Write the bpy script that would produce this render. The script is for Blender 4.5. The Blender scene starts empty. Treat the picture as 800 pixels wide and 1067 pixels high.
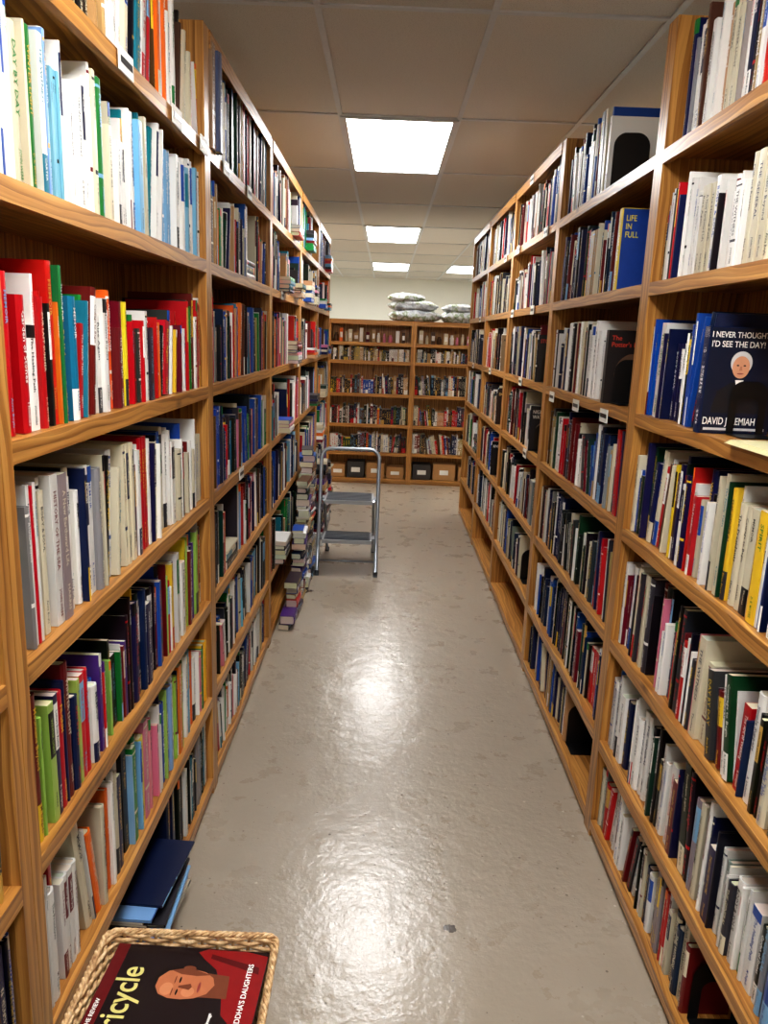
import bpy, math, random
from mathutils import Vector, Matrix
random.seed(7)
sc = bpy.context.scene
H = 1.65; CEIL = 2.75
XR = 0.76; XL = 0.57; DEP = 0.28

def lin(c):
    return tuple(((v/255)/12.92 if v/255 <= .04045 else ((v/255+.055)/1.055)**2.4) for v in c)

# ---------------------------------------------------------------- node helpers
class NT:
    def __init__(s, name):
        s.m = bpy.data.materials.new(name); s.m.use_nodes = True
        s.t = s.m.node_tree; s.N = s.t.nodes; s.L = s.t.links
        s.b = s.N["Principled BSDF"]
    def n(s, typ, **kw):
        x = s.N.new(typ)
        for k, v in kw.items(): setattr(x, k, v)
        return x
    def set(s, sock, v):
        if isinstance(v, bpy.types.NodeSocket): s.L.new(v, sock)
        else: sock.default_value = v
    def ma(s, op, a, b=None, c=None):
        x = s.n('ShaderNodeMath', operation=op)
        s.set(x.inputs[0], a)
        if b is not None: s.set(x.inputs[1], b)
        if c is not None: s.set(x.inputs[2], c)
        return x.outputs[0]
    def comb(s, x, y, z=0.0):
        c = s.n('ShaderNodeCombineXYZ')
        for i, v in enumerate((x, y, z)): s.set(c.inputs[i], v)
        return c.outputs[0]
    def sep(s, v):
        c = s.n('ShaderNodeSeparateXYZ'); s.L.new(v, c.inputs[0]); return c.outputs
    def noise(s, vec, scale, detail=3, rough=.5):
        x = s.n('ShaderNodeTexNoise'); s.set(x.inputs['Vector'], vec)
        x.inputs['Scale'].default_value = scale; x.inputs['Detail'].default_value = detail
        x.inputs['Roughness'].default_value = rough
        return x.outputs['Fac']
    def white(s, vec):
        x = s.n('ShaderNodeTexWhiteNoise', noise_dimensions='3D'); s.set(x.inputs['Vector'], vec)
        return x.outputs['Value']
    def ramp(s, fac, stops):
        x = s.n('ShaderNodeValToRGB'); s.set(x.inputs[0], fac)
        e = x.color_ramp.elements
        while len(e) > 1: e.remove(e[0])
        e[0].position = stops[0][0]; e[0].color = (*stops[0][1], 1)
        for p, c in stops[1:]:
            q = e.new(p); q.color = (*c, 1)
        return x.outputs[0]
    def mix(s, f, a, b):
        x = s.n('ShaderNodeMix', data_type='RGBA')
        s.set(x.inputs[0], f)
        s.set(x.inputs[6], a if isinstance(a, bpy.types.NodeSocket) else (*a, 1))
        s.set(x.inputs[7], b if isinstance(b, bpy.types.NodeSocket) else (*b, 1))
        return x.outputs[2]
    def bump(s, h, strength=.2, dist=.01):
        x = s.n('ShaderNodeBump'); x.inputs['Strength'].default_value = strength
        x.inputs['Distance'].default_value = dist
        s.L.new(h, x.inputs['Height']); s.L.new(x.outputs[0], s.b.inputs['Normal']); return x.outputs[0]
    def geo(s): return s.n('ShaderNodeNewGeometry').outputs['Position']
    def uv(s): return s.n('ShaderNodeUVMap').outputs[0]

def plain(name, c, rough=.5, metal=0, var=.08, scale=30, spec=.5):
    t = NT(name); g = t.n('ShaderNodeTexCoord').outputs['Object']
    f = t.noise(g, scale, 4)
    c = lin(c)
    t.L.new(t.mix(f, tuple(v*(1-var) for v in c), tuple(min(1, v*(1+var)) for v in c)), t.b.inputs['Base Color'])
    t.b.inputs['Roughness'].default_value = rough; t.b.inputs['Metallic'].default_value = metal
    t.b.inputs['Specular IOR Level'].default_value = spec
    return t.m

# ---------------------------------------------------------------- materials
def wood_mat():
    t = NT("pine_wood"); u = t.sep(t.uv())
    warp = t.noise(t.comb(t.ma('MULTIPLY', u[0], 1.2), t.ma('MULTIPLY', u[1], 5.0)), 1.5, 2)
    v2 = t.ma('ADD', u[1], t.ma('MULTIPLY', warp, .08))
    a = t.noise(t.comb(t.ma('MULTIPLY', u[0], 1.0), t.ma('MULTIPLY', v2, 38.0)), 1.6, 5, .6)
    rings = t.ma('FRACT', t.ma('MULTIPLY', v2, 55.0))
    f = t.ma('ADD', t.ma('MULTIPLY', a, .8), t.ma('MULTIPLY', rings, .22))
    col = t.ramp(f, [(.25, lin((108, 68, 28))), (.45, lin((162, 110, 52))), (.62, lin((196, 144, 76))), (.85, lin((222, 178, 110)))])
    vo = t.n('ShaderNodeTexVoronoi'); t.set(vo.inputs['Vector'], t.comb(t.ma('MULTIPLY', u[0], 2.2), t.ma('MULTIPLY', u[1], 5.0)))
    vo.inputs['Scale'].default_value = 1.3
    k = t.ma('SUBTRACT', 1.0, t.ma('SMOOTH_MIN', t.ma('MULTIPLY', vo.outputs['Distance'], 9.0), 1.0, .1))
    k = t.ma('MAXIMUM', k, 0.0)
    col = t.mix(t.ma('MULTIPLY', k, .8), col, lin((74, 38, 14)))
    t.L.new(col, t.b.inputs['Base Color'])
    t.b.inputs['Roughness'].default_value = .36
    t.bump(a, .15, .002)
    return t.m

def book_mat():
    t = NT("book_covers"); u = t.sep(t.uv())
    c1 = t.n('ShaderNodeVertexColor', layer_name="Col").outputs['Color']
    c2 = t.n('ShaderNodeVertexColor', layer_name="Col2").outputs['Color']
    ax = t.n('ShaderNodeVertexColor', layer_name="Aux")
    s3 = t.n('ShaderNodeSeparateColor'); t.L.new(ax.outputs['Color'], s3.inputs[0])
    r, w, h = s3.outputs[0], s3.outputs[1], s3.outputs[2]; flag = ax.outputs['Alpha']
    wb = t.ma('MINIMUM', t.ma('MULTIPLY', w, .24), .007)
    wb = t.ma('MAXIMUM', wb, .0015)
    tt = t.ma('DIVIDE', u[0], wb); ins = t.ma('LESS_THAN', t.ma('ABSOLUTE', tt), 1.0)
    q = t.ma('DIVIDE', u[1], t.ma('MULTIPLY', wb, 1.35))
    r100 = t.ma('MULTIPLY', r, 97.0)
    gl = t.ma('GREATER_THAN', t.white(t.comb(t.ma('FLOOR', t.ma('MULTIPLY', tt, 2.5)), t.ma('FLOOR', t.ma('MULTIPLY', q, 4.0)), r100)), .42)
    gap = t.ma('LESS_THAN', t.ma('FRACT', q), .76)
    wd = t.ma('GREATER_THAN', t.white(t.comb(t.ma('FLOOR', q), r100, 3.3)), .16)
    sv = t.ma('DIVIDE', u[1], h)
    r2 = t.white(t.comb(r100, 1.7, 2.2)); r3 = t.white(t.comb(r100, 7.7, 5.2))
    lo = t.ma('ADD', .34, t.ma('MULTIPLY', r2, .14))
    ti = t.ma('MULTIPLY', t.ma('GREATER_THAN', sv, lo), t.ma('LESS_THAN', sv, t.ma('ADD', .7, t.ma('MULTIPLY', r3, .2))))
    au = t.ma('MULTIPLY', t.ma('GREATER_THAN', sv, .08), t.ma('LESS_THAN', sv, t.ma('SUBTRACT', lo, .12)))
    au = t.ma('MULTIPLY', au, t.ma('LESS_THAN', t.ma('ABSOLUTE', tt), .62))
    m = t.ma('MULTIPLY', t.ma('MAXIMUM', ti, au), t.ma('MULTIPLY', t.ma('MULTIPLY', gl, gap), t.ma('MULTIPLY', wd, ins)))
    band = t.ma('LESS_THAN', t.ma('ABSOLUTE', t.ma('SUBTRACT', sv, t.ma('SUBTRACT', lo, .06))), .02)
    band = t.ma('MULTIPLY', band, t.ma('GREATER_THAN', r3, .62))
    foot = t.ma('MULTIPLY', t.ma('LESS_THAN', sv, t.ma('MULTIPLY', r2, .3)), t.ma('GREATER_THAN', r2, .76))
    hd = t.ma('MULTIPLY', t.ma('GREATER_THAN', sv, .9), t.ma('GREATER_THAN', t.white(t.comb(r100, 3.1, 9.2)), .78))
    m = t.ma('MULTIPLY', t.ma('MAXIMUM', m, t.ma('MAXIMUM', band, t.ma('MAXIMUM', foot, hd))), flag)
    t.L.new(t.mix(m, c1, c2), t.b.inputs['Base Color'])
    t.b.inputs['Roughness'].default_value = .36
    t.b.inputs['Specular IOR Level'].default_value = .4
    return t.m

def floor_mat():
    t = NT("painted_concrete"); g = t.geo()
    big = t.noise(g, 1.1, 4); fine = t.noise(g, 60, 3); med = t.noise(g, 7, 5, .6)
    base = t.mix(big, lin((160, 148, 131)), lin((174, 163, 146)))
    base = t.mix(t.ma('MULTIPLY', med, .22), base, lin((148, 135, 118)))
    def spots(scale, rad, thr, col, fac, wob=0):
        nonlocal base
        vo = t.n('ShaderNodeTexVoronoi'); t.L.new(g, vo.inputs['Vector']); vo.inputs['Scale'].default_value = scale
        rn = t.sep(vo.outputs['Color']); d = vo.outputs['Distance']
        if wob: d = t.ma('ADD', d, t.ma('MULTIPLY', t.ma('SUBTRACT', t.noise(g, 45, 3), .5), wob))
        sp = t.ma('MULTIPLY', t.ma('LESS_THAN', d, t.ma('MULTIPLY', rn[1], rad)), t.ma('GREATER_THAN', rn[0], thr))
        base = t.mix(t.ma('MULTIPLY', sp, fac), base, lin(col))
    spots(34, .13, .5, (96, 82, 70), .7)
    spots(24, .12, .55, (72, 58, 48), .8)
    spots(21, .11, .6, (214, 207, 196), .7)
    spots(3.1, .07, .45, (60, 48, 40), .85, .10)
    t.L.new(base, t.b.inputs['Base Color'])
    t.L.new(t.ma('ADD', .20, t.ma('MULTIPLY', med, .18)), t.b.inputs['Roughness'])
    t.b.inputs['Specular IOR Level'].default_value = .5
    t.b.inputs['Coat Weight'].default_value = .4; t.b.inputs['Coat Roughness'].default_value = .16
    hgt = t.ma('ADD', t.ma('MULTIPLY', t.noise(g, 9, 5, .65), 1.0), t.ma('MULTIPLY', fine, .15))
    nn = t.bump(hgt, .45, .008); t.L.new(nn, t.b.inputs['Coat Normal'])
    return t.m

def ceil_mat():
    t = NT("acoustic_tile"); g = t.geo()
    f = t.noise(g, 220, 3, .7)
    cell = t.white(t.comb(t.ma('FLOOR', t.ma('DIVIDE', t.ma('ADD', t.sep(g)[0], .28), .61)), t.ma('FLOOR', t.ma('DIVIDE', t.ma('SUBTRACT', t.sep(g)[1], 2.95), 1.33)), 1.0))
    b = t.mix(cell, lin((202, 198, 190)), lin((218, 214, 206)))
    b = t.mix(t.ma('MULTIPLY', t.ma('GREATER_THAN', f, .58), .4), b, lin((140, 132, 122)))
    t.L.new(b, t.b.inputs['Base Color']); t.b.inputs['Roughness'].default_value = .9
    t.bump(f, .4, .003)
    return t.m

def emis(name, c, s):
    t = NT(name)
    t.b.inputs['Base Color'].default_value = (*lin(c), 1)
    g = t.geo(); f = t.noise(g, 90, 2)
    t.L.new(t.mix(f, (c[0]/255*.97, c[1]/255*.97, c[2]/255*.97), (c[0]/255, c[1]/255, c[2]/255)), t.b.inputs['Emission Color'])
    t.b.inputs['Emission Strength'].default_value = s
    return t.m

def wall_mat(name, c):
    t = NT(name); g = t.geo(); f = t.noise(g, 3, 4)
    c = lin(c)
    t.L.new(t.mix(f, tuple(v*.93 for v in c), c), t.b.inputs['Base Color'])
    t.b.inputs['Roughness'].default_value = .75
    t.bump(t.noise(g, 150, 2), .1, .002)
    return t.m

def bag_mat():
    t = NT("clear_plastic_bag"); g = t.n('ShaderNodeTexCoord').outputs['Object']
    f = t.noise(g, 9, 3); f2 = t.noise(g, 26, 5, .7)
    c = t.ramp(f, [(.35, lin((150, 153, 156))), (.48, lin((200, 202, 204))), (.55, lin((128, 140, 102))), (.64, lin((214, 216, 216)))])
    t.L.new(c, t.b.inputs['Base Color']); t.b.inputs['Roughness'].default_value = .22
    t.bump(f2, 1.0, .03); return t.m

def wicker_mat():
    t = NT("wicker"); g = t.n('ShaderNodeTexCoord').outputs['Object']
    f = t.noise(g, 90, 4)
    t.L.new(t.ramp(f, [(.3, lin((146, 106, 68))), (.5, lin((196, 160, 114))), (.7, lin((226, 200, 160)))]), t.b.inputs['Base Color'])
    t.b.inputs['Roughness'].default_value = .55
    return t.m

WOOD = wood_mat(); BOOK = book_mat(); FLOOR = floor_mat(); CEILM = ceil_mat()
WALL = wall_mat("wall_paint", (236, 236, 226))
TBAR = plain("ceiling_grid_metal", (205, 208, 210), .5)
PANEL = emis("light_diffuser", (249, 249, 250), 20.5)
BLACK = plain("black_steel", (16, 16, 17), .35)
LABEL = plain("label_card", (232, 230, 222), .5)
STEEL = plain("grey_tube", (150, 156, 162), .3, .6)
TREAD = plain("rubber_tread", (58, 62, 68), .6)
TRIMM = plain("tread_edge", (165, 168, 170), .4)
BAG = bag_mat(); WICK = wicker_mat()
CARD = plain("cardboard", (176, 132, 84), .8)
BLUEP = plain("blue_plastic", (40, 92, 150), .35)
WHITE = plain("print_white", (240, 238, 232), .5)
def P(n, c, r=.4): return plain(n, c, r, 0, .12, 60)

# ---------------------------------------------------------------- mesh builder
class MB:
    def __init__(s): s.v = []; s.f = []; s.uv = []; s.c = []; s.c2 = []; s.ax = []; s.mi = []; s.sm = []
    def face(s, idx, uv=None, c=(1, 1, 1), c2=(1, 1, 1), ax=(0, .03, .2, 0), mi=0, sm=False):
        s.f.append(idx); n = len(idx)
        s.uv.extend(uv if uv else [(0, 0)]*n)
        s.c.append((c, n)); s.c2.append((c2, n)); s.ax.append((ax, n)); s.mi.append(mi); s.sm.append(sm)
    def add(s, pts):
        b = len(s.v); s.v.extend(pts); return b
    def build(s, name, mats, attrs=False, parent=None):
        me = bpy.data.meshes.new(name); me.from_pydata(s.v, [], s.f)
        ul = me.uv_layers.new(name="UVMap")
        flat = [x for p in s.uv for x in p]; ul.data.foreach_set("uv", flat)
        if attrs:
            for nm, src in (("Col", s.c), ("Col2", s.c2), ("Aux", s.ax)):
                a = me.color_attributes.new(name=nm, type='FLOAT_COLOR', domain='CORNER')
                out = []
                for c, n in src:
                    c = tuple(c) if len(c) == 4 else (*c, 1.0)
                    out.extend(c*n)
                a.data.foreach_set("color", out)
        for m in mats: me.materials.append(m)
        me.polygons.foreach_set("material_index", s.mi)
        me.polygons.foreach_set("use_smooth", s.sm)
        me.update()
        o = bpy.data.objects.new(name, me); sc.collection.objects.link(o)
        if parent: o.parent = parent
        return o

BF = [(0, 3, 2, 1), (4, 5, 6, 7), (0, 1, 5, 4), (1, 2, 6, 5), (2, 3, 7, 6), (3, 0, 4, 7)]
ID = lambda x, y, z: (x, y, z)
def wbox(b, T, s0, s1, d0, d1, z0, z1, mi=0):
    loc = [(s0, d0, z0), (s1, d0, z0), (s1, d1, z0), (s0, d1, z0), (s0, d0, z1), (s1, d0, z1), (s1, d1, z1), (s0, d1, z1)]
    L = max(range(3), key=lambda i: (s1-s0, d1-d0, z1-z0)[i])
    o1, o2 = random.uniform(0, 30), random.uniform(0, 30)
    k = b.add([T(*p) for p in loc])
    for f in BF:
        uv = []
        for i in f:
            p = loc[i]; oth = [p[j] for j in range(3) if j != L]
            uv.append((p[L]+o1, oth[0]*.83+oth[1]+o2))
        b.face(tuple(k+i for i in f), uv, mi=mi)

def cbox(b, T, s0, s1, d0, d1, z0, z1, c, c2=(1, 1, 1), mi=0):
    k = b.add([T(*p) for p in [(s0, d0, z0), (s1, d0, z0), (s1, d1, z0), (s0, d1, z0), (s0, d0, z1), (s1, d0, z1), (s1, d1, z1), (s0, d1, z1)]])
    for f in BF: b.face(tuple(k+i for i in f), None, c, c2, mi=mi)

def tube(b, pts, r, closed=False, ns=8, mi=0):
    pts = [Vector(p) for p in pts]; n = len(pts); rings = []
    up = None
    for i, p in enumerate(pts):
        if closed: t = (pts[(i+1) % n]-pts[i-1])
        else: t = pts[min(i+1, n-1)]-pts[max(i-1, 0)]
        t.normalize()
        if up is None:
            up = Vector((0, 0, 1)) if abs(t.z) < .9 else Vector((0, 1, 0))
        up = (up - t*up.dot(t))
        if up.length < 1e-4: up = Vector((1, 0, 0)) - t*t.x
        up.normalize(); sd = t.cross(up)
        rings.append(b.add([tuple(p+up*math.cos(a)*r+sd*math.sin(a)*r) for a in [2*math.pi*j/ns for j in range(ns)]]))
    for i in range(n if closed else n-1):
        A, B = rings[i], rings[(i+1) % n]
        for j in range(ns):
            b.face((A+j, A+(j+1) % ns, B+(j+1) % ns, B+j), mi=mi, sm=True)
    if not closed:
        b.face(tuple(rings[0]+j for j in range(ns)), mi=mi); b.face(tuple(rings[-1]+j for j in reversed(range(ns))), mi=mi)

def lathe(b, cx, cy, z, prof, c, ns=12, mi=0):
    rs = [b.add([(cx+r*math.cos(2*math.pi*j/ns), cy+r*math.sin(2*math.pi*j/ns), z+h) for j in range(ns)]) for r, h in prof]
    for A, B in zip(rs, rs[1:]):
        for j in range(ns): b.face((A+j, A+(j+1) % ns, B+(j+1) % ns, B+j), None, c, mi=mi, sm=True)
    b.face(tuple(rs[-1]+j for j in range(ns)), None, c, mi=mi)

# ---------------------------------------------------------------- spine lettering
def word_mesh(body):
    cu = bpy.data.curves.new("w", 'FONT'); cu.body = body; cu.size = 1; cu.resolution_u = 1; cu.offset = .012
    o = bpy.data.objects.new("w", cu); sc.collection.objects.link(o)
    bpy.context.view_layer.update()
    me = bpy.data.meshes.new_from_object(o.evaluated_get(bpy.context.evaluated_depsgraph_get()))
    v = [(p.co.x, p.co.y) for p in me.vertices]; f = [tuple(p.vertices) for p in me.polygons]
    bpy.data.objects.remove(o); bpy.data.curves.remove(cu); bpy.data.meshes.remove(me)
    xs = [p[0] for p in v]; ys = [p[1] for p in v]
    return v, f, min(xs), max(xs), min(ys), max(ys)
TITLES = [word_mesh(w) for w in ["THE LONG WAY HOME", "Garden of Stones", "A QUIET MIND", "Living with Joy", "WHOLE FOODS", "The Healing Path",
  "AMERICAN RIVER", "Letters from Rome", "WINTER LIGHT", "The Art of Walking", "OUR LAST SUMMER", "Simple Suppers", "HISTORY OF THE SEA", "Breathing Room", "DIABETES COOKBOOK",
  "The Family Table", "PILGRIM", "A New Earthward Life", "THE GENERAL", "Courage to Begin", "BODY & SOUL", "Mountains Beyond", "DAY BY DAY", "The Presidents", "MEMOIR", "Faith and Reason",
  "SPIRIT", "Rise Again", "THE WITNESS", "Northern Lights"]]
AUTH = [word_mesh(w) for w in ["HARRIS", "M. Delgado", "JOHN WEBB", "Ellen Frost", "CARTER", "R. Lindqvist", "SMITH", "Anna Boyle", "D. K. MOORE", "Thomas"]]
def put_text(b, F, sgn, wm, t, ztop, avail, fs, c, uc=None):
    v, f, x0, x1, y0, y1 = wm
    L = (x1-x0)*fs; sx = min(1.15, avail/L)
    if sx < .6: fs *= sx/.6; sx = .6
    uc = t/2 if uc is None else uc; ym = (y0+y1)/2
    k = b.add([F(uc+sgn*(y-ym)*fs, -.0005, ztop-(x-x0)*fs*sx) for x, y in v])
    for q in f: b.face(tuple(k+i for i in q), None, c)

# ---------------------------------------------------------------- books
COL = {k: lin(v) for k, v in dict(
 W=(238, 236, 230), C=(218, 209, 182), l=(124, 172, 208), t=(24, 114, 138), b=(26, 74, 158), n=(17, 26, 66),
 k=(12, 12, 15), d=(48, 48, 54), g=(136, 136, 134), r=(188, 20, 28), m=(106, 16, 26), o=(226, 108, 30), y=(232, 196, 48),
 G=(28, 120, 54), D=(14, 56, 38), L=(150, 194, 86), p=(78, 38, 122), P=(210, 124, 146), B=(86, 54, 30), T=(180, 146, 100)).items()}
GOLD = lin((205, 165, 80))
PAGE = lin((228, 219, 196))
def pick(pal, rnd):
    k = rnd.choice(pal); c = COL[k]
    c = tuple(min(1, max(0.003, v*rnd.uniform(.82, 1.1)+rnd.uniform(-.006, .008))) for v in c)
    if k in 'WC': q = rnd.uniform(.72, 1.02); c = tuple(min(1, v*q) for v in COL[k])
    lum = .3*c[0]+.6*c[1]+.1*c[2]
    if lum > .35: c2 = COL[rnd.choice('kknkddrbmGtn')]
    else: c2 = rnd.choice([COL['W'], COL['W'], COL['C'], GOLD, COL['y'], COL['l'], COL['r'] if lum < .05 else COL['W']])
    return c, c2
SGN = [0]
def book(b, T, sc0, z0, t, h, D, d0, a, near, c, c2, rnd):
    ca, sa = math.cos(a), math.sin(abs(a))
    if a >= 0:
        so = sc0 + t*sa*(sa/ca)
        F = lambda u, d, z: T(so+u*ca+z*sa, d0+d, z0 + (t-u)*sa + z*ca)
    else:
        F = lambda u, d, z: T(sc0+u*ca-z*sa, d0+d, z0 + u*sa + z*ca)
    sg = SGN[0]
    r = rnd.random(); ax = (r, t, h, 0.0 if sg else 1.0)
    pg = tuple(v*rnd.uniform(.8, 1.03) for v in PAGE)
    if near:
        hard = rnd.random() < .6; th = .0025 if hard else .0006; sq = .003 if hard else .0
        rb = min(t*.2, .006) if hard else min(t*.05, .001)
        out = [(0, D), (0, rb), (t*.22, rb*.25), (t*.5, 0), (t*.78, rb*.25), (t, rb), (t, D)]
        inn = [(t-th, D), (t-th, rb+th), (t*.5, th+rb*.3), (th, rb+th), (th, D)]
        pr = out+inn; n = len(pr)
        k = b.add([F(u, d, 0) for u, d in pr]+[F(u, d, h) for u, d in pr])
        for i in range(n):
            j = (i+1) % n
            spine = 1 <= i <= 4
            uv = [(pr[i][0]-t/2, 0), (pr[j][0]-t/2, 0), (pr[j][0]-t/2, h), (pr[i][0]-t/2, h)] if spine else None
            b.face((k+i, k+j, k+n+j, k+n+i), uv, c, c2, ax if spine else (0, .03, .2, 0), sm=False)
        for off in (0, n):
            b.face((k+off+0, k+off+1, k+off+10, k+off+11), None, c, c2)
            b.face((k+off+1, k+off+2, k+off+3, k+off+9, k+off+10), None, c, c2)
            b.face((k+off+3, k+off+4, k+off+5, k+off+8, k+off+9), None, c, c2)
            b.face((k+off+5, k+off+6, k+off+7, k+off+8), None, c, c2)
        cbox(b, F, th, t-th, rb+th, D-sq-.001, sq, h-sq-(.0008 if not hard else 0), pg)
        if sg:
            def blk(za, zb, cc):
                kk = b.add([F(u, d-.0002, z) for z in (za*h, zb*h) for u, d in out[1:6]])
                for q in range(4): b.face((kk+q, kk+q+1, kk+6+q, kk+5+q), None, cc)
            fs = min(t*rnd.uniform(.5, .75), rnd.uniform(.011, .02)); bt = rnd.random(); tc = c2; ac = c2
            if bt < .14: blk(.0, .26, c2); ac = c
            elif bt < .26: blk(.55, .93, c2); tc = c
            elif bt < .38: blk(.3, .33, c2); blk(.93, .95, c2)
            elif bt < .46: blk(.88, 1, COL[rnd.choice('rbGokW')])
            top = .9 if bt >= .26 else (.88 if bt >= .14 else .92)
            put_text(b, F, sg, rnd.choice(TITLES), t, h*(top-.01), h*(.52 if not .14 <= bt < .26 else .30), fs, tc)
            if t > .012: put_text(b, F, sg, rnd.choice(AUTH), t, h*.24, h*.19, fs*.75, ac)
    else:
        k = b.add([F(*p) for p in [(0, 0, 0), (t, 0, 0), (t, D, 0), (0, D, 0), (0, 0, h), (t, 0, h), (t, D, h), (0, D, h)]])
        for fi, f in enumerate(BF):
            if fi == 2: b.face(tuple(k+i for i in f), [(-t/2, 0), (t/2, 0), (t/2, h), (-t/2, h)], c, c2, ax)
            elif fi in (1, 4): b.face(tuple(k+i for i in f), None, pg)
            else: b.face(tuple(k+i for i in f), None, c, c2)

def flat_stack(b, T, s, z, n, pal, rnd, near=True, d0=.02, D=None, tmax=.035, hmax=.26):
    for i in range(n):
        t = rnd.uniform(.012, tmax); h = rnd.uniform(hmax*.78, hmax); DD = D if D else min(.2, h*.72)
        c, c2 = pick(pal, rnd); so = s+rnd.uniform(-.012, .012); zz = z
        T2 = lambda u, d, q, so=so, zz=zz: T(so+q, d, zz+u)
        book(b, T2, 0, 0, t, h, DD, d0+rnd.uniform(0, .012), 0, near, c, c2, rnd)
        z += t+.0008
    return z

def row(b, T, s0, s1, z, pal, rnd, near=True, hmin=.19, hmax=.27, tmin=.012, tmax=.04, lean=.05, series=.08, inset=.02, dmax=.2, flats=.008, fin=None):
    s = s0
    hb = rnd.uniform(hmin+.02, hmax)
    while s < s1-.012:
        if rnd.random() < .12: hb = rnd.uniform(hmin+.02, hmax)
        u = rnd.random()
        def mk(fixed=None):
            if fixed: t, h, D, d0, c, c2 = fixed; d0 += rnd.uniform(-.002, .002)
            else:
                t = tmin+(tmax-tmin)*rnd.random()**1.7
                h = min(hmax, max(hmin, hb+rnd.gauss(0, .024)))
                D = min(dmax, h*rnd.uniform(.62, .75)); d0 = inset+abs(rnd.gauss(0, .012))
                c, c2 = pick(pal, rnd)
            return t, h, D, d0, c, c2
        if u < flats and s+.29 < s1 and flats:
            n = rnd.randint(3, 6)
            flat_stack(b, T, s+.014, z+.001, n, pal, rnd, near, inset if fin is None else fin, None, .032, .24); s += .268
        elif u < flats+lean:
            a = rnd.choice([-1, 1])*math.radians(rnd.uniform(3, 11)); n = rnd.randint(3, 8)
            bk = [mk() for _ in range(n)]
            tot = sum(x[0] for x in bk)/math.cos(a)+max(x[1] for x in bk)*math.sin(abs(a))+.02
            if s+tot > s1: a = 0
            if a < 0: s += bk[0][1]*math.sin(-a)
            for x in bk:
                if s+x[0] > s1: break
                book(b, T, s, z, x[0], x[1], x[2], x[3], a, near, x[4], x[5], rnd)
                s += x[0]/math.cos(a)+.0006
            if a > 0: s += max(x[1] for x in bk)*math.sin(a)
        elif u < flats+lean+series:
            fx = mk()
            for _ in range(rnd.randint(2, 4)):
                x = mk(fx)
                if s+x[0] > s1: break
                book(b, T, s, z, *x[:4], 0, near, x[4], x[5], rnd); s += x[0]+.0006
        else:
            x = mk()
            if s+x[0] > s1:
                if x[0] < .02: break
                continue
            book(b, T, s, z, x[0], x[1], x[2], x[3], math.radians(rnd.gauss(0, .3)), near, x[4], x[5], rnd)
            s += x[0]+.0012

TLf = lambda s, d, z: (-(XL+d), s, z)
TRf = lambda s, d, z: (XR+d, s, z)
BKY = 8.65
TBf = lambda s, d, z: (s, BKY+d, z)

LEV = [.06, .36, .72, 1.09, 1.45, 1.83, 2.19]
LEVL = [.06, .38, .74, 1.10, 1.47, 1.86, 2.20]

def bookcase(T, s0, s1, levels, top=2.53, cap=False, dep=DEP, th=.036):
    b = MB()
    wbox(b, T, s0, s0+th, 0, dep, 0, top); wbox(b, T, s1-th, s1, 0, dep, 0, top)
    for z in levels:
        wbox(b, T, s0+th, s1-th, .018, dep-.008, z-.02, z)
        wbox(b, T, s0+th, s1-th, .0, .018, z-.036, z+.001)
    wbox(b, T, s0+th, s1-th, .02, .036, 0, levels[0]-.02)
    if cap:
        wbox(b, T, s0+th, s1-th, 0, dep-.008, top-.02, top)
        wbox(b, T, s0+th, s1-th, -.004, 0, top-.05, top)
    wbox(b, T, s0+th, s1-th, dep-.008, dep, levels[0]-.02, (top if cap else levels[-1]+.03))
    return b.build("bookcase", [WOOD])

MIX = "WWWWCCkkknnddbbrrmlgTBtGDPob"
PL1 = ["nnWWmkdgBCtk", "WWWoCoylbPrLnWWkGo", "WWLLnyprmWWWkpbWnG", "WWWWWWCWWbnrmgWkkC", "WrrryGGmkWWktrWrod", "WWWWWWWWltCCWlWWGW", "WtroBTCWWlWWktbo"]
PR1 = ["kkWWCCdrmngW", "kknWWWCmdbgrD", "kWWWCCmDrndPkrk", "WWWkkCCbnnCrDyB", "nnkWbbWd", "WWWWkdrCnCW", "TTCCWrkBgWWnC"]
PL0 = ["nnkWbd", "nnnbWk", "kknnWd", "kkdkn", "WWlrk", "WWWCl", "WCbr"]
RDK = "kkkkknnnnWWWWCCCdgmmbBDrrT"
def pals(side, bay):
    if side < 0 and bay == 1: return PL1
    if side < 0 and bay == 0: return PL0
    if side > 0 and bay == 1: return PR1
    return None

def fill(side, bay, T, s0, s1, levels, special={}):
    rnd = random.Random(100*bay+(7 if side > 0 else 3)); b = MB()
    th = .038; pp = pals(side, bay)
    dist = max(0, s0); near = dist < 3.9
    SGN[0] = (1 if side < 0 else -1) if bay in (1, 2, 3) else 0
    for i, z in enumerate(levels):
        pal = pp[i] if pp else (MIX if side < 0 else RDK+"WC")
        if not pp:
            ks = list(pal); extra = rnd.choice(["WWWW", "kkkd", "nnbb", "WCrm", "CCTT", "GDWt", "WkWk"]); pal = "".join(ks)+extra*2
        a, e = s0+th, s1-th
        if i in special:
            sp = special[i]
            if sp is None: continue
            a, e = max(a, sp[0]), min(e, sp[1])
        gap = (levels[i+1]-z-.036) if i+1 < len(levels) else .34
        hm = min(.285, gap-.022)
        lo = min(.175, hm-.06)
        if i == len(levels)-1: hm = .3; lo = .2
        messy = side < 0 and bay >= 3
        row(b, T, a+.002, e-.002, z+.0015, pal, rnd, near, lo, hm, .007, .036 if side > 0 else .033, .07 if messy else .04, .04, .0 if messy else (.012 if side < 0 else .016),
            flats=(.05 if messy else (0 if bay <= 1 else .006)), fin=-.055 if messy else None)
    SGN[0] = 0
    if not b.v: return
    return b.build("shelved_books", [BOOK], True)

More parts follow.
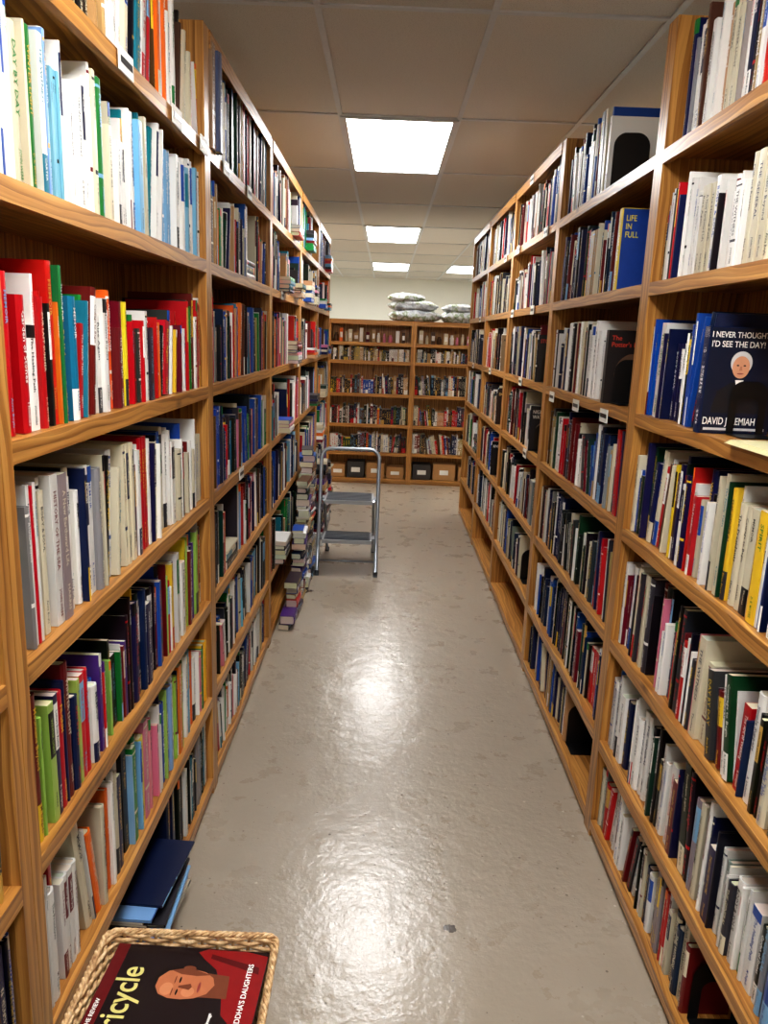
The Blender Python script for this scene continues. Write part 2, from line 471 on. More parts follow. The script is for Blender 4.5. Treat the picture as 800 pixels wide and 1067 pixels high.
# ---------------------------------------------------------------- left row
LBAYS = [(-.16, 1.135), (1.137, 2.54), (2.54, 3.88), (3.88, 5.2), (5.2, 6.5), (6.5, 7.8)]
LS = {0: {}, 1: {0: (1.98, 2.5)}, 2: {6: (2.78, 3.84)}, 3: {0: None}, 4: {6: (5.3, 6.0)}, 5: {}}
for i, (a, e) in enumerate(LBAYS):
    bookcase(TLf, a, e, LEVL, cap=(i >= 2))
    fill(-1, i, TLf, a, e, LEVL, LS[i])
bb_ = MB(); rr_ = random.Random(3)
for s_, t_, h_, D_, d_, c_ in [(2.585, .045, .3, .23, -.008, (150, 120, 92)), (2.635, .05, .29, .22, -.02, (84, 92, 124)), (2.69, .05, .27, .22, .0, (42, 44, 58))]:
    book(bb_, TLf, s_, LEVL[6]+.003, t_, h_, D_, d_, 0, True, lin(c_), COL['W'], rr_)
bb_.build("ring_binders", [BOOK], True)
# ---------------------------------------------------------------- right row
RBAYS = [(-.28, 1.02), (1.02, 2.37), (2.37, 3.7), (3.7, 4.98), (4.98, 6.15), (6.15, 7.3)]
RS = {0: {}, 1: {4: (1.885, 2.4), 0: (1.56, 2.4), 6: (1.0, 2.3)}, 2: {0: (2.86, 3.66), 6: (3.0, 3.66), 4: (2.86, 3.66), 5: (2.725, 3.66)},
      3: {0: None, 1: (4.1, 5.0), 3: (4.05, 5.0), 4: (4.0, 5.0)}, 4: {0: None, 3: (5.3, 6.2), 2: (5.4, 6.2), 4: (5.25, 6.2)}, 5: {0: None, 1: (6.3, 6.9), 4: (6.5, 7.3)}}
for i, (a, e) in enumerate(RBAYS):
    bookcase(TRf, a, e, LEV, cap=(i >= 3))
    fill(1, i, TRf, a, e, LEV, RS[i])

# ---------------------------------------------------------------- bookends
def bookend(T, s, z, w=.12, h=.14, d0=.04, frame=True, lift=.003):
    b = MB(); n = 14
    def arch(w, h, r, base=0):
        pts = [(-w/2, base)]
        for k in range(n+1):
            a = math.pi-math.pi*k/n
            cx = -w/2+r if a > math.pi/2 else w/2-r
            pts.append((cx+math.cos(a)*r, h-r+math.sin(a)*r))
        pts.append((w/2, base)); return pts
    o = arch(w, h, w*.36); i = arch(w*.62, h*.68, w*.22)
    dc = d0+w/2
    for dz in (0, .0018):
        ko = b.add([T(s-dz, dc+x, z+y+lift) for x, y in o])
        if frame:
            ki = b.add([T(s-dz, dc+x, z+y+lift) for x, y in i])
            for q in range(len(o)-1): b.face((ko+q, ko+q+1, ki+q+1, ki+q))
        else: b.face(tuple(ko+q for q in range(len(o))))
    cbox(b, T, s-.09, s, dc-w/2, dc+w/2, z+lift-.0012, z+lift, (0, 0, 0))
    return b.build("bookend", [BLACK])
bookend(TRf, 1.548, LEV[0], .13, .16, .03)
bookend(TRf, 2.845, LEV[0], .13, .17, .03, False)
bookend(TRf, 2.985, LEV[6], .13, .2, .03, False)
bookend(TRf, 4.085, LEV[1], .13, .17, .03, False)

# ---------------------------------------------------------------- helpers for print
def text(body, size, mat, M, parent, name="title_text", align='LEFT', sx=1.0):
    cu = bpy.data.curves.new(name, 'FONT'); cu.body = body; cu.size = size; cu.align_x = align; cu.extrude = .00015; cu.offset = size*.012
    o = bpy.data.objects.new(name, cu); sc.collection.objects.link(o)
    bpy.context.view_layer.update()
    me = bpy.data.meshes.new_from_object(o.evaluated_get(bpy.context.evaluated_depsgraph_get()))
    bpy.data.objects.remove(o)
    me.transform(M @ Matrix.Diagonal((sx, 1, 1, 1))); me.materials.clear(); me.materials.append(mat)
    o = bpy.data.objects.new(name, me); sc.collection.objects.link(o); o.parent = parent
    return o
def shape(pts, mat, M, lift, parent, name):
    me = bpy.data.meshes.new(name)
    v = [tuple(M @ Vector((x, y, lift))) for x, y in pts]
    me.from_pydata(v, [], [tuple(range(len(v)))]); me.materials.append(mat)
    o = bpy.data.objects.new(name, me); sc.collection.objects.link(o); o.parent = parent; return o
def ell(cx, cy, rx, ry, n=28, rot=0):
    return [(cx+rx*math.cos(a)*math.cos(rot)-ry*math.sin(a)*math.sin(rot), cy+rx*math.cos(a)*math.sin(rot)+ry*math.sin(a)*math.cos(rot)) for a in [2*math.pi*i/n for i in range(n)]]
def frame(o, x, y):
    x = Vector(x).normalized(); y = Vector(y).normalized(); z = x.cross(y)
    M = Matrix((x, y, z)).transposed().to_4x4(); M.translation = Vector(o); return M
def onebook(name, T, s, z, t, h, D, d0, c, c2):
    b = MB(); book(b, T, s, z, t, h, D, d0, 0, True, c, c2, random.Random(5)); return b.build(name, [BOOK], True)

skin = P("print_skin", (205, 150, 118)); navy = P("print_navy", (14, 24, 48)); hair = P("print_grey_hair", (205, 205, 205)); suit = P("print_suit", (26, 26, 32))
hb = onebook("hardcover_book", TRf, 1.85, LEV[4]+.0015, .03, .25, .168, -.004, lin((18, 34, 70)), COL['W'])
M = frame((XR-.002, 1.8497, LEV[4]+.0015), (1, 0, 0), (0, 0, 1))
shape([(0.003, 0.002), (.164, 0.002), (.164, .248), (.003, .248)], navy, M, .0002, hb, "cover_print")
text("I NEVER THOUGHT", .0185, WHITE, M @ Matrix.Translation((.005, .226, .0004)), hb, sx=.84)
text("I'D SEE THE DAY!", .0195, WHITE, M @ Matrix.Translation((.006, .204, .0004)), hb, sx=.86)
shape([(.022, .05), (.032, .10), (.062, .122), (.102, .122), (.138, .10), (.15, .05)], suit, M, .0004, hb, "suit_print")
shape(ell(.082, .168, .0255, .027), hair, M, .0005, hb, "hair_print")
shape(ell(.082, .158, .0205, .026), skin, M, .0006, hb, "face_print")
shape([(.072, .128), (.092, .128), (.082, .085)], WHITE, M, .0006, hb, "collar_print")
for ex_ in (.074, .090): shape(ell(ex_, .162, .0032, .0018), suit, M, .0008, hb, "eye_print")
shape([(.08, .16), (.084, .16), (.086, .150), (.078, .150)], P("print_nose", (180, 122, 94)), M, .0008, hb, "nose_print")
shape(ell(.082, .143, .008, .0018), P("print_lip", (150, 80, 70)), M, .0008, hb, "mouth_print")
text("DAVID JEREMIAH", .024, WHITE, M @ Matrix.Translation((.006, .022, .0004)), hb, sx=.70)
shape([(.01, .008), (.157, .008), (.157, .014), (.01, .014)], hair, M, .0004, hb, "subtitle_print")
be = bookend(TRf, 1.846, LEV[4], .088, .125, .062, True)
Mb = MB(); cbox(Mb, TRf, 2.70, 2.728, .0, .17, LEV[4]+.001, LEV[4]+.25, lin((24, 44, 52)))
hb2 = Mb.build("pottery_book", [P("cover_dark", (30, 24, 24))])
M2 = frame((XR, 2.6995, LEV[4]+.0015), (1, 0, 0), (0, 0, 1))
text("The\nPotter's Hand", .022, P("print_orange", (190, 60, 40)), M2 @ Matrix.Translation((.012, .215, .0004)), hb2)
shape(ell(.09, .10, .06, .07), P("print_brown", (96, 70, 52)), M2, .0004, hb2, "cover_print")
bookend(TRf, 2.695, LEV[4], .12, .15, .03, False)
# other covers seen at the open ends of rows
def faceout(s, lev, col, words, wcol, be_=True, h=.235, D=.16, blob=None, spine=None):
    b = MB(); book(b, TRf, s, LEV[lev]+.0015, .03, h, D, .002, 0, True, lin(spine or col), COL['W'], random.Random(int(s*100)))
    o = b.build("hardcover_book", [BOOK], True)
    Mx_ = frame((XR+.002, s-.0003, LEV[lev]+.0015), (1, 0, 0), (0, 0, 1))
    shape([(.004, .002), (D-.004, .002), (D-.004, h-.002), (.004, h-.002)], P("cover_paper", col), Mx_, .0002, o, "cover_print")
    if blob: shape(ell(D*.5, h*.45, D*.3, h*.2), P("cover_art", blob), Mx_, .0004, o, "art_print")
    text(words, .026, P("cover_ink", wcol), Mx_ @ Matrix.Translation((.014, h-.04, .0005)), o, sx=.8)
    if be_: bookend(TRf, s-.006, LEV[lev], .12, .14, .03, False)
faceout(2.69, 5, (24, 66, 150), "LIFE\nIN\nFULL", (240, 220, 60), False, .26, .17, None, (235, 205, 50))
faceout(4.015, 3, (24, 26, 34), "NIGHT\nWATCH", (220, 216, 206), True, blob=(120, 110, 100))
faceout(3.965, 4, (30, 34, 40), "STONE", (200, 60, 50), True)
faceout(5.265, 3, (50, 34, 30), "EMBER", (230, 200, 120), True, blob=(150, 90, 60))
faceout(5.365, 2, (24, 24, 28), "RIVER", (230, 230, 230), True)
faceout(5.215, 4, (140, 120, 92), "ATLAS", (30, 30, 30), False)
faceout(6.465, 4, (26, 30, 48), "TIDES", (230, 230, 230), False)
# flyer pile
fb = MB()
for k in range(5):
    cbox(fb, TRf, 1.36+random.uniform(-.008, .008), 1.66, -.02+k*.003, .19, LEV[4]+.002+k*.0016, LEV[4]+.0033+k*.0016, lin((230, 225, 190)))
fl = fb.build("paper_flyers", [P("flyer_paper", (226, 220, 176))])

# shelf labels
def label(T, s, z, w=.09, h=.045):
    b = MB(); cbox(b, T, s, s+w, -.008, -.005, z, z+h, (1, 1, 1), mi=0)
    cbox(b, T, s+.008, s+w-.008, -.0088, -.008, z+h*.35, z+h*.65, (0, 0, 0), mi=1)
    return b.build("shelf_label", [LABEL, BLACK])
for T, s, z in [(TLf, 1.72, 2.16), (TLf, 2.12, 2.16), (TLf, 2.42, 2.16), (TLf, 2.75, 2.16), (TLf, 3.2, 2.16), (TLf, 4.2, 1.82), (TLf, 3.0, 1.07),
                (TRf, 3.45, 1.39), (TRf, 3.0, 1.39), (TRf, 2.6, 1.39), (TRf, 4.4, 2.48), (TRf, 4.7, 2.15), (TRf, 3.9, 2.15), (TRf, 4.3, 1.41), (TRf, 5.6, 1.41), (TLf, 5.0, 1.44),
                (TRf, 4.1, 1.79), (TRf, 4.75, 1.79), (TRf, 5.2, 2.15), (TRf, 6.4, 1.79), (TRf, 4.0, 1.05), (TRf, 6.7, 1.41)]:
    label(T, s, z)

# ---------------------------------------------------------------- back bookcase
BL = [.06, .36, .68, 1.02, 1.38, 1.58]
rb = random.Random(55)
for (a, e) in [(-.64, .30), (.30, 1.24)]:
    bookcase(TBf, a, e, BL, top=1.82, cap=True, dep=.26, th=.03)
    b = MB()
    for i in (1, 2, 3):
        row(b, TBf, a+.035, e-.035, BL[i]+.0015, RDK+["rrmm", "rryW", "kWkk"][i-1], rb, False, .15, .22, .012, .03, .06, .2, .02, flats=0)
    row(b, TBf, a+.035, e-.035, BL[4]+.0015, "kkWWdCTT", rb, False, .1, .15, .012, .02, .0, .3, .02, .12, flats=0)
    b.build("shelved_books", [BOOK], True)
    g = MB(); s = a+.06
    while s < e-.08:
        c = COL[rb.choice('PBTWoCmCPBWW')]; y = BKY+rb.uniform(.06, .1); w = rb.uniform(.03, .05)
        if rb.random() < .5:
            hh = rb.uniform(.08, .13)
            lathe(g, s+w*.5, y, BL[5]+.0015, [(w*.42, 0), (w*.5, .01), (w*.5, hh*.7), (w*.3, hh*.85), (w*.32, hh*.86), (w*.32, hh)], c)
        else:
            hh = rb.uniform(.09, .16); cbox(g, ID, s, s+w, y-.03, y+.04, BL[5]+.0015, BL[5]+hh, c)
            cbox(g, ID, s+.004, s+w-.004, y-.0315, y-.03, BL[5]+hh*.3, BL[5]+hh*.7, COL['W'])
        s += w*1.15+rb.uniform(.005, .03)
    g.build("jars_and_gift_boxes", [BOOK], True)
def carton(x0, x1, z0, h, col=CARD):
    b = MB(); y0, y1 = BKY+.02, BKY+.23
    T = ID; t = .004
    cbox(b, T, x0, x1, y0, y1, z0, z0+t, (1, 1, 1)); cbox(b, T, x0, x1, y0, y0+t, z0, z0+h, (1, 1, 1)); cbox(b, T, x0, x1, y1-t, y1, z0, z0+h, (1, 1, 1))
    cbox(b, T, x0, x0+t, y0, y1, z0, z0+h, (1, 1, 1)); cbox(b, T, x1-t, x1, y0, y1, z0, z0+h, (1, 1, 1))
    cbox(b, T, x0, x1, y0, (y0+y1)/2-.002, z0+h, z0+h+t, (1, 1, 1)); cbox(b, T, x0, x1, (y0+y1)/2+.002, y1, z0+h, z0+h+t, (1, 1, 1))
    cbox(b, T, (x0+x1)/2-.05, (x0+x1)/2+.05, y0-.001, y0, z0+h*.35, z0+h*.65, (1, 1, 1), mi=1)
    b.build("cardboard_box", [col, LABEL])
DKB = plain("dark_box", (60, 56, 54), .7)
for x0, x1, h, c in [(-.59, -.42, .14, CARD), (-.40, -.2, .18, DKB), (-.18, .03, .17, CARD), (.05, .25, .13, CARD), (.35, .56, .17, DKB), (.58, .84, .18, CARD), (.87, 1.18, .16, CARD)]:
    carton(x0, x1, .0615, h, c)

# bags
def bag(cx, cy, z0, lx, ly, lz, seed, rz=0):
    b = MB(); nu, nv = 56, 26; rnd = random.Random(seed); ph = [rnd.uniform(0, 6) for _ in range(6)]
    def se(w, m): return math.copysign(abs(w)**m, w)
    for j in range(nv+1):
        v = -math.pi/2+math.pi*j/nv
        for i in range(nu):
            u = 2*math.pi*i/nu
            x = se(math.cos(v), .6)*se(math.cos(u), .5); y = se(math.cos(v), .6)*se(math.sin(u), .5); z = se(math.sin(v), .9)
            edge = 1-.35*abs(x)**3
            wv = 1+.04*math.sin(5*u+ph[0])+.035*math.sin(11*u+3*v+ph[1])+.03*math.sin(7*v+ph[2]*u)
            X = x*lx*wv; Y = y*ly*wv; Z = z*lz*edge*(1+.14*math.sin(6*x+ph[3])*math.cos(5*y+ph[4])+.06*math.sin(19*x+ph[5]))
            Z = max(Z, -lz*.75)
            b.v.append((cx+X*math.cos(rz)-Y*math.sin(rz), cy+X*math.sin(rz)+Y*math.cos(rz), z0+lz*.75+Z))
    for j in range(nv):
        for i in range(nu):
            b.face((j*nu+i, j*nu+(i+1) % nu, (j+1)*nu+(i+1) % nu, (j+1)*nu+i), sm=True)
    return b.build("plastic_storage_bag", [BAG])
bag(.30, BKY+.13, 1.822, .29, .13, .075, 1); bag(.84, BKY+.13, 1.822, .25, .13, .075, 2, .03); bag(.27, BKY+.14, 1.935, .27, .12, .065, 3, -.05)
bag(.20, BKY+.14, 2.03, .2, .11, .05, 5, .06); bag(.80, BKY+.14, 1.935, .2, .12, .05, 4, .05)

# ---------------------------------------------------------------- piles of books on floor, left
rs = random.Random(9)
def fbook(b, cx_, cy_, z, t, h, D, rz, rnd, pal, near=True):
    c, c2 = pick(pal, rnd); ca, sa = math.cos(rz), math.sin(rz)
    def T2(u, d, q):
        X = -(d-D/2); Y = q-h/2
        return (cx_+X*ca-Y*sa, cy_+X*sa+Y*ca, z+u)
    book(b, T2, 0, 0, t, h, D, 0, 0, near, c, c2, rnd)
def floor_piles(specs, near):
    b = MB()
    for cy_, cx_, top in specs:
        z = .001
        while z < top:
            t = rs.uniform(.012, .05); h = rs.uniform(.15, .23)
            fbook(b, cx_+rs.uniform(-.004, .012), cy_+rs.uniform(-.02, .02), z, t, h, rs.uniform(.06, .088), math.radians(rs.gauss(0, 3.5)), rs, "kkdnnWWCgBTmrbp", near); z += t+.0008
    b.build("stack_of_books", [BOOK], True)
floor_piles([(4.18, -.512, .05), (4.42, -.508, .2), (4.66, -.505, .46), (4.9, -.50, .72), (5.12, -.50, .9)], True)
floor_piles([(5.98, -.50, .3), (6.25, -.50, .62), (6.55, -.50, .35), (6.85, -.50, .5)], False)
# magazines spilling from bottom left shelf
b = MB(); z = LEVL[0]+.003
for k in range(16):
    t = rs.uniform(.004, .012)
    fbook(b, -.645+rs.uniform(-.03, .04), 1.80+rs.uniform(-.03, .03), z, t, .26, .2, math.radians(rs.uniform(-8, 8)), rs, "kdnmgnTlB" if k > 10 else "WkrmgdCWlnkB"); z += t+.0006
b.build("magazine_pile", [BOOK], True)
b = MB(); z = LEVL[0]+.003
for k in range(6):
    t = rs.uniform(.02, .036)
    fbook(b, -.69+rs.uniform(-.01, .015), 1.40, z, t, .25, .17, math.radians(rs.uniform(-5, 5)), rs, "ggldWCkn"); z += t+.0006
b.build("stack_of_books", [BOOK], True)

# ---------------------------------------------------------------- step stool
def arc_path(w, p0, p1, r):
    (y0, z0), (y1, z1) = p0, p1; Ln = math.hypot(y1-y0, z1-z0)
    uy, uz = (y1-y0)/Ln, (z1-z0)/Ln
    loc = [(-w, 0), (-w, Ln*.5), (-w, Ln-r)]
    for k in range(1, 7): a = math.pi-k*math.pi/12; loc.append((-w+r+r*math.cos(a), Ln-r+r*math.sin(a)))
    for k in range(0, 7): a = math.pi/2-k*math.pi/12; loc.append((w-r+r*math.cos(a), Ln-r+r*math.sin(a)))
    loc += [(w, Ln*.5), (w, 0)]
    return [(x, y0+uy*l, z0+uz*l) for x, l in loc]
cx = -.225
b = MB(); sh = lambda pts: [(x+cx, y, z) for x, y, z in pts]
SY = .07
sh = lambda pts: [(x+cx, y-SY, z) for x, y, z in pts]
tube(b, sh(arc_path(.205, (5.22, .012), (5.50, .86), .07)), .0135)
for sx in (-1, 1):
    tube(b, sh([(sx*.175, 5.42, .50), (sx*.178, 5.84, .012)]), .011)
    tube(b, sh([(sx*.185, 5.34, .25), (sx*.18, 5.62, .24)]), .007)
    for (x, y) in ((sx*.205, 5.22), (sx*.178, 5.842)): tube(b, sh([(x, y-.003, .0), (x, y+.006, .035)]), .016, mi=1)
tube(b, sh([(-.2, 5.255, .10), (.2, 5.255, .10)]), .008); tube(b, sh([(-.178, 5.77, .10), (.178, 5.77, .10)]), .008)
def step(y0, y1, z):
    ST = lambda s, d, q: (s+cx, d-SY, q)
    wbox(b, ST, -.172, .172, y0, y1, z-.03, z-.004, mi=2)
    wbox(b, ST, -.160, .160, y0+.012, y1-.01, z-.004, z, mi=1)
    for k in range(6):
        yy = y0+.03+k*(y1-y0-.05)/5
        wbox(b, ST, -.15, .15, yy, yy+.008, z, z+.002, mi=1)
    for sx in (-1, 1): wbox(b, ST, min(sx*.172, sx*.195), max(sx*.172, sx*.195), (y0+y1)/2-.05, (y0+y1)/2+.05, z-.026, z-.008, mi=0)
step(5.20, 5.44, .27); step(5.34, 5.62, .52)
b.build("step_stool", [STEEL, TREAD, TRIMM])

# ---------------------------------------------------------------- basket
BX0, BX1, BY0, BY1, BZ0, BZ1 = -.466, -.155, .84, 1.185, .425, .585
def rrect(x0, x1, y0, y1, r, n=140):
    w = x1-x0-2*r; l = y1-y0-2*r; per = 2*(w+l)+2*math.pi*r; out = []
    for i in range(n):
        t = per*i/n
        if t < w: p = (x0+r+t, y0); nn = (0, -1)
        elif t < w+math.pi*r/2: a = -math.pi/2+(t-w)/r; p = (x1-r+r*math.cos(a), y0+r+r*math.sin(a)); nn = (math.cos(a), math.sin(a))
        elif t < w+math.pi*r/2+l: q = t-w-math.pi*r/2; p = (x1, y0+r+q); nn = (1, 0)
        elif t < w+math.pi*r+l: a = (t-w-math.pi*r/2-l)/r; p = (x1-r+r*math.cos(a), y1-r+r*math.sin(a)); nn = (math.cos(a), math.sin(a))
        elif t < 2*w+math.pi*r+l: q = t-w-math.pi*r-l; p = (x1-r-q, y1); nn = (0, 1)
        elif t < 2*w+1.5*math.pi*r+l: a = math.pi/2+(t-2*w-math.pi*r-l)/r; p = (x0+r+r*math.cos(a), y1-r+r*math.sin(a)); nn = (math.cos(a), math.sin(a))
        elif t < 2*w+1.5*math.pi*r+2*l: q = t-2*w-1.5*math.pi*r-l; p = (x0, y1-r-q); nn = (-1, 0)
        else: a = math.pi+(t-2*w-1.5*math.pi*r-2*l)/r; p = (x0+r+r*math.cos(a), y0+r+r*math.sin(a)); nn = (math.cos(a), math.sin(a))
        out.append((p, nn))
    return out
b = MB(); rows = 20; NP = 176; st = 44
for k in range(rows):
    f = k/(rows-1); ins = .024*(1-f)+.004
    rr = rrect(BX0+ins, BX1-ins, BY0+ins, BY1-ins, .02, NP); z = BZ0+.006+(BZ1-BZ0-.012)*f
    tube(b, [(p[0]+n[0]*.003*math.cos(math.pi*(i/(NP/st))+math.pi*k), p[1]+n[1]*.003*math.cos(math.pi*(i/(NP/st))+math.pi*k), z) for i, (p, n) in enumerate(rr)], .0041, True, 6)
r0 = rrect(BX0+.028, BX1-.028, BY0+.028, BY1-.028, .02, st); r1 = rrect(BX0+.004, BX1-.004, BY0+.004, BY1-.004, .02, st)
for (p, _), (q, _) in zip(r0, r1): tube(b, [(p[0], p[1], BZ0), (q[0], q[1], BZ1)], .003, False, 6)
rr = rrect(BX0+.002, BX1-.002, BY0+.002, BY1-.002, .02, 360)
for j in range(3):
    tube(b, [(p[0]+n[0]*.003*math.cos(i*2*math.pi/10+j*2.094), p[1]+n[1]*.003*math.cos(i*2*math.pi/10+j*2.094), BZ1+.0028*math.sin(i*2*math.pi/10+j*2.094)) for i, (p, n) in enumerate(rr)], .003, True, 6)
wbox(b, ID, BX0+.028, BX1-.028, BY0+.028, BY1-.028, BZ0, BZ0+.006)
b.build("wicker_basket", [WICK])
# magazines in basket
cxm, cym = (BX0+BX1)/2, 1.06
ex = Vector((.04, .999, 0)); ey = Vector((-.999, .04, 0))
b = MB(); z = BZ0+.008
for k in range(13):
    t = .0095; o = Vector((cxm, cym-.01, 0))+Vector((random.uniform(-.003, .003), random.uniform(-.008, .010), 0))
    w, h = .2, .22+.003*k
    T2 = lambda u, d, q, o=o, zz=z: tuple(o+ex*(d-w/2)+ey*(q-h/2)+Vector((0, 0, zz+u)))
    c, c2 = pick("WknmdCbr", rs); book(b, T2, 0, 0, t, h, w, 0, 0, True, c, c2, rs); z += t+.0004
b.build("magazine_pile", [BOOK], True)
mz = z+.0005
mw, mh = .215, .272
b = MB(); o = Vector((cxm+.002, cym, 0))
T2 = lambda u, d, q: tuple(o+ex*(d-mw/2)+ey*(q-mh/2)+Vector((0, 0, mz+u+.00)))
book(b, T2, 0, 0, .006, mh, mw, 0, 0, True, lin((40, 18, 18)), COL['W'], rs)
mg = b.build("magazine", [BOOK], True)
MM = frame(o-ex*(mw/2)-ey*(mh/2)+Vector((0, 0, mz+.0062)), ex, ey)
dk = P("print_dark_brown", (30, 20, 22), .25); robe = P("print_robe_red", (132, 24, 26), .25); fs = P("print_face", (176, 108, 74), .25); fs2 = P("print_face_shadow", (112, 62, 42), .25); fs3 = P("print_face_light", (194, 128, 90), .25)
gold = P("print_gold", (206, 196, 120), .3); hr = P("print_black_hair", (20, 14, 14), .25)
shape([(.001, .001), (mw-.001, .001), (mw-.001, mh-.001), (.001, mh-.001)], dk, MM, .0002, mg, "cover_print")
shape([(.001, mh-.022), (mw-.001, mh-.022), (mw-.001, mh-.001), (.001, mh-.001)], P("print_maroon", (96, 24, 26), .25), MM, .0003, mg, "banner_print")
shape([(.05, .001), (.205, .001), (.213, .04), (.213, .11), (.205, .125), (.19, .11), (.17, .085), (.13, .066), (.08, .055), (.055, .03)], robe, MM, .0003, mg, "robe_print")
shape([(.165, .01), (.18, .012), (.203, .10), (.193, .10)], P("print_robe_fold", (84, 12, 16), .25), MM, .00035, mg, "fold_print")
DX, DY, SC = .136, .130, .92
FX = lambda pts: [(DX+(x-.117)*SC, DY+(y-.128)*SC) for x, y in pts]
shape(FX([(.09, .045), (.14, .05), (.145, .1), (.09, .1)]), fs2, MM, .0004, mg, "neck_print")
face = [(.118, .073), (.134, .079), (.146, .096), (.151, .118), (.151, .142), (.144, .165), (.128, .179), (.108, .180), (.092, .170), (.084, .150), (.083, .126), (.087, .103), (.098, .083)]
shape(FX([(x+.004, y+.006) for x, y in face]), hr, MM, .0005, mg, "hair_print")
shape(FX(face), fs, MM, .0006, mg, "face_print")
shape(FX(ell(.104, .158, .014, .012)), fs3, MM, .00065, mg, "forehead_print")
shape(FX(ell(.1, .118, .011, .012)), fs3, MM, .00065, mg, "cheek_print")
shape(FX([(.140, .085), (.151, .118), (.151, .142), (.146, .16), (.138, .14), (.136, .11)]), fs2, MM, .00065, mg, "shade_print")
shape(FX(ell(.153, .128, .0055, .012)), fs2, MM, .0007, mg, "ear_print")
for e_ in (.098, .125):
    shape(FX(ell(e_, .138, .0068, .0017)), hr, MM, .0008, mg, "eye_print"); shape(FX(ell(e_, .147, .009, .0012)), fs2, MM, .0008, mg, "brow_print")
shape(FX([(.108, .138), (.112, .138), (.118, .117), (.111, .113), (.104, .117)]), fs2, MM, .0008, mg, "nose_print")
shape(FX(ell(.111, .100, .012, .0026)), P("print_lips", (130, 54, 46), .3), MM, .0008, mg, "mouth_print")
text("tricycle", .058, gold, MM @ Matrix.Translation((.024, mh-.064, .001)), mg, sx=.82)
text("THE REVIEW", .010, WHITE, MM @ Matrix.Translation((.04, mh-.014, .001)), mg)
text("BUDDHA'S DAUGHTERS", .0125, WHITE, MM @ Matrix.Translation((.05, .022, .001)), mg)
text("Women in the lineage\nand the path", .008, WHITE, MM @ Matrix.Translation((.010, .07, .001)), mg)
# storage bin below
b = MB()
x0, x1, y0, y1 = BX0+.025, BX1-.025, BY0+.025, BY1-.025
rings = [(.03, .0), (.022, .02), (.0, .36), (.0, .38), (-.014, .382), (-.014, .405), (.004, .412), (.004, .424)]
ks = []
for ins, z in rings: ks.append(b.add([(p[0], p[1], z) for p, n in rrect(x0+ins, x1-ins, y0+ins, y1-ins, .025, 48)]))
for A, B in zip(ks, ks[1:]):
    for j in range(48): b.face((A+j, A+(j+1) % 48, B+(j+1) % 48, B+j))
b.face(tuple(ks[0]+j for j in range(48))); b.face(tuple(ks[-1]+j for j in range(48)))
b.build("plastic_storage_bin", [BLUEP])

# ---------------------------------------------------------------- room
RX0, RX1, RY0, RY1 = -3.3, 3.3, -2.6, 15.6
def slab(name, x0, x1, y0, y1, z0, z1, mat):
    b = MB(); wbox(b, ID, x0, x1, y0, y1, z0, z1); return b.build(name, [mat])
slab("floor", RX0-.1, RX1+.1, RY0-.1, RY1+.1, -.1, 0, FLOOR)
slab("ceiling", RX0-.1, RX1+.1, RY0-.1, RY1+.1, CEIL, CEIL+.1, CEILM)
slab("wall_left", RX0-.1, RX0, RY0, RY1, 0, CEIL, WALL); slab("wall_right", RX1, RX1+.1, RY0, RY1, 0, CEIL, WALL)
slab("wall_back", RX0-.1, RX1+.1, RY1, RY1+.1, 0, CEIL, WALL); slab("wall_front", RX0-.1, RX1+.1, RY0-.1, RY0, 0, CEIL, WALL)
BB = plain("baseboard_paint", (120, 112, 100), .5)
slab("baseboard_back", RX0, RX1, RY1-.015, RY1, 0, .1, BB); slab("baseboard_left", RX0, RX0+.015, RY0, RY1, 0, .1, BB); slab("baseboard_right", RX1-.015, RX1, RY0, RY1, 0, .1, BB)
g = MB()
x = -.28-.61*4
while x < RX1: wbox(g, ID, x-.012, x+.012, RY0, RY1, CEIL-.006, CEIL); x += .61
y = 2.95-1.33*4
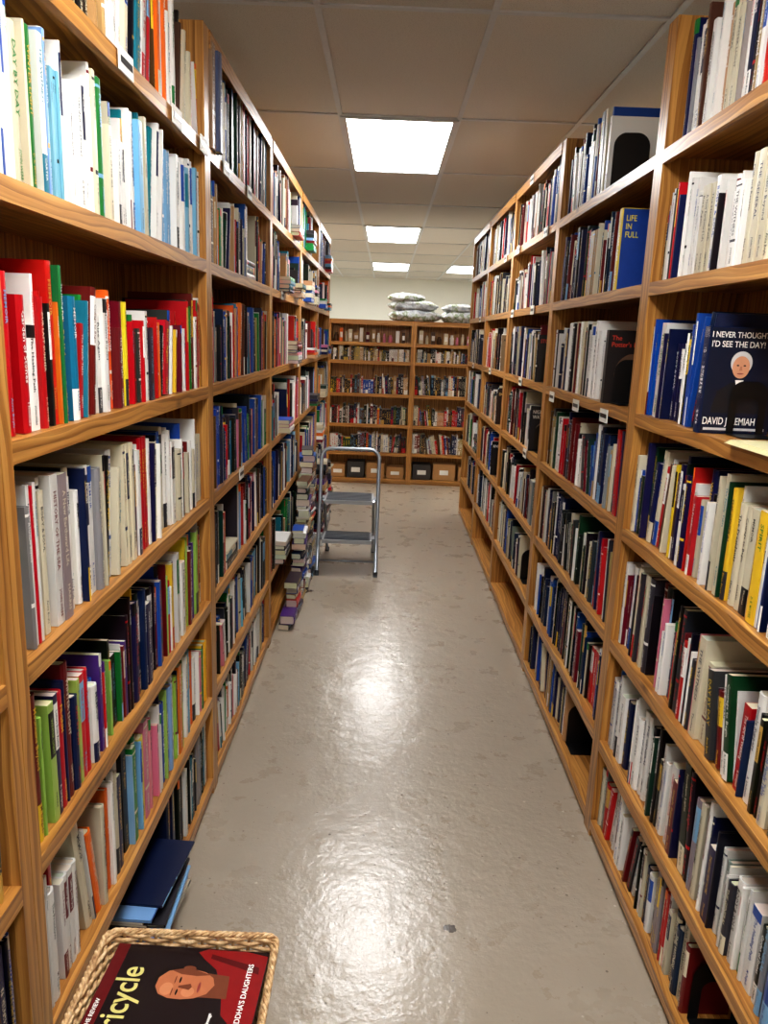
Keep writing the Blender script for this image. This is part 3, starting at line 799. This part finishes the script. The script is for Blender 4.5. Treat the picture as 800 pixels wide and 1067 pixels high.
while y < RY1: wbox(g, ID, RX0, RX1, y-.012, y+.012, CEIL-.0065, CEIL); y += 1.33
g.build("trim_1", [TBAR])
def troffer(x0, y0):
    b = MB(); x1, y1 = x0+.61, y0+1.33; z = CEIL-.012; i = .03
    cbox(b, ID, x0+i, x1-i, y0+i, y1-i, z, z+.004, (1, 1, 1), mi=0)
    for q in ((x0, x1, y0, y0+i), (x0, x1, y1-i, y1), (x0, x0+i, y0+i, y1-i), (x1-i, x1, y0+i, y1-i)):
        cbox(b, ID, *q, CEIL-.016, CEIL, (1, 1, 1), mi=1)
    b.build("ceiling_light_panel", [PANEL, TBAR])
for yy in (2.95-1.33*4, .29, 4.28, 8.27, 12.26): troffer(-.28, yy)
troffer(.94, 12.26); troffer(-2.11, 4.28); troffer(1.55, 4.28); troffer(-2.11, 12.26); troffer(1.55, 8.27); troffer(-2.11, 8.27)  # first panel is in view; the rest are unseen, added to brighten ceiling and walls

w = bpy.data.worlds.new("World"); sc.world = w; w.use_nodes = True
w.node_tree.nodes["Background"].inputs[0].default_value = (.5, .5, .5, 1); w.node_tree.nodes["Background"].inputs[1].default_value = .1

# ---------------------------------------------------------------- camera
f = 800.0; p = math.atan(183/800); yaw = .005; th = math.radians(2.18)
fw = Vector((math.sin(yaw)*math.cos(p), math.cos(yaw)*math.cos(p), -math.sin(p)))
rt0 = Vector((math.cos(yaw), -math.sin(yaw), 0)); up0 = rt0.cross(fw)
cu = up0*math.cos(th)-rt0*math.sin(th); cr = rt0*math.cos(th)+up0*math.sin(th)
cam = bpy.data.cameras.new("camera"); co = bpy.data.objects.new("camera", cam); sc.collection.objects.link(co)
Mx = Matrix((cr, cu, -fw)).transposed().to_4x4(); Mx.translation = Vector((0, 0, H)); co.matrix_world = Mx
cam.sensor_fit = 'VERTICAL'; cam.sensor_height = 36; cam.lens = f/1067*36; cam.clip_start = .02
sc.camera = co
sc.view_settings.view_transform = 'Standard'
try: sc.view_settings.look = 'Medium High Contrast'
except Exception: pass
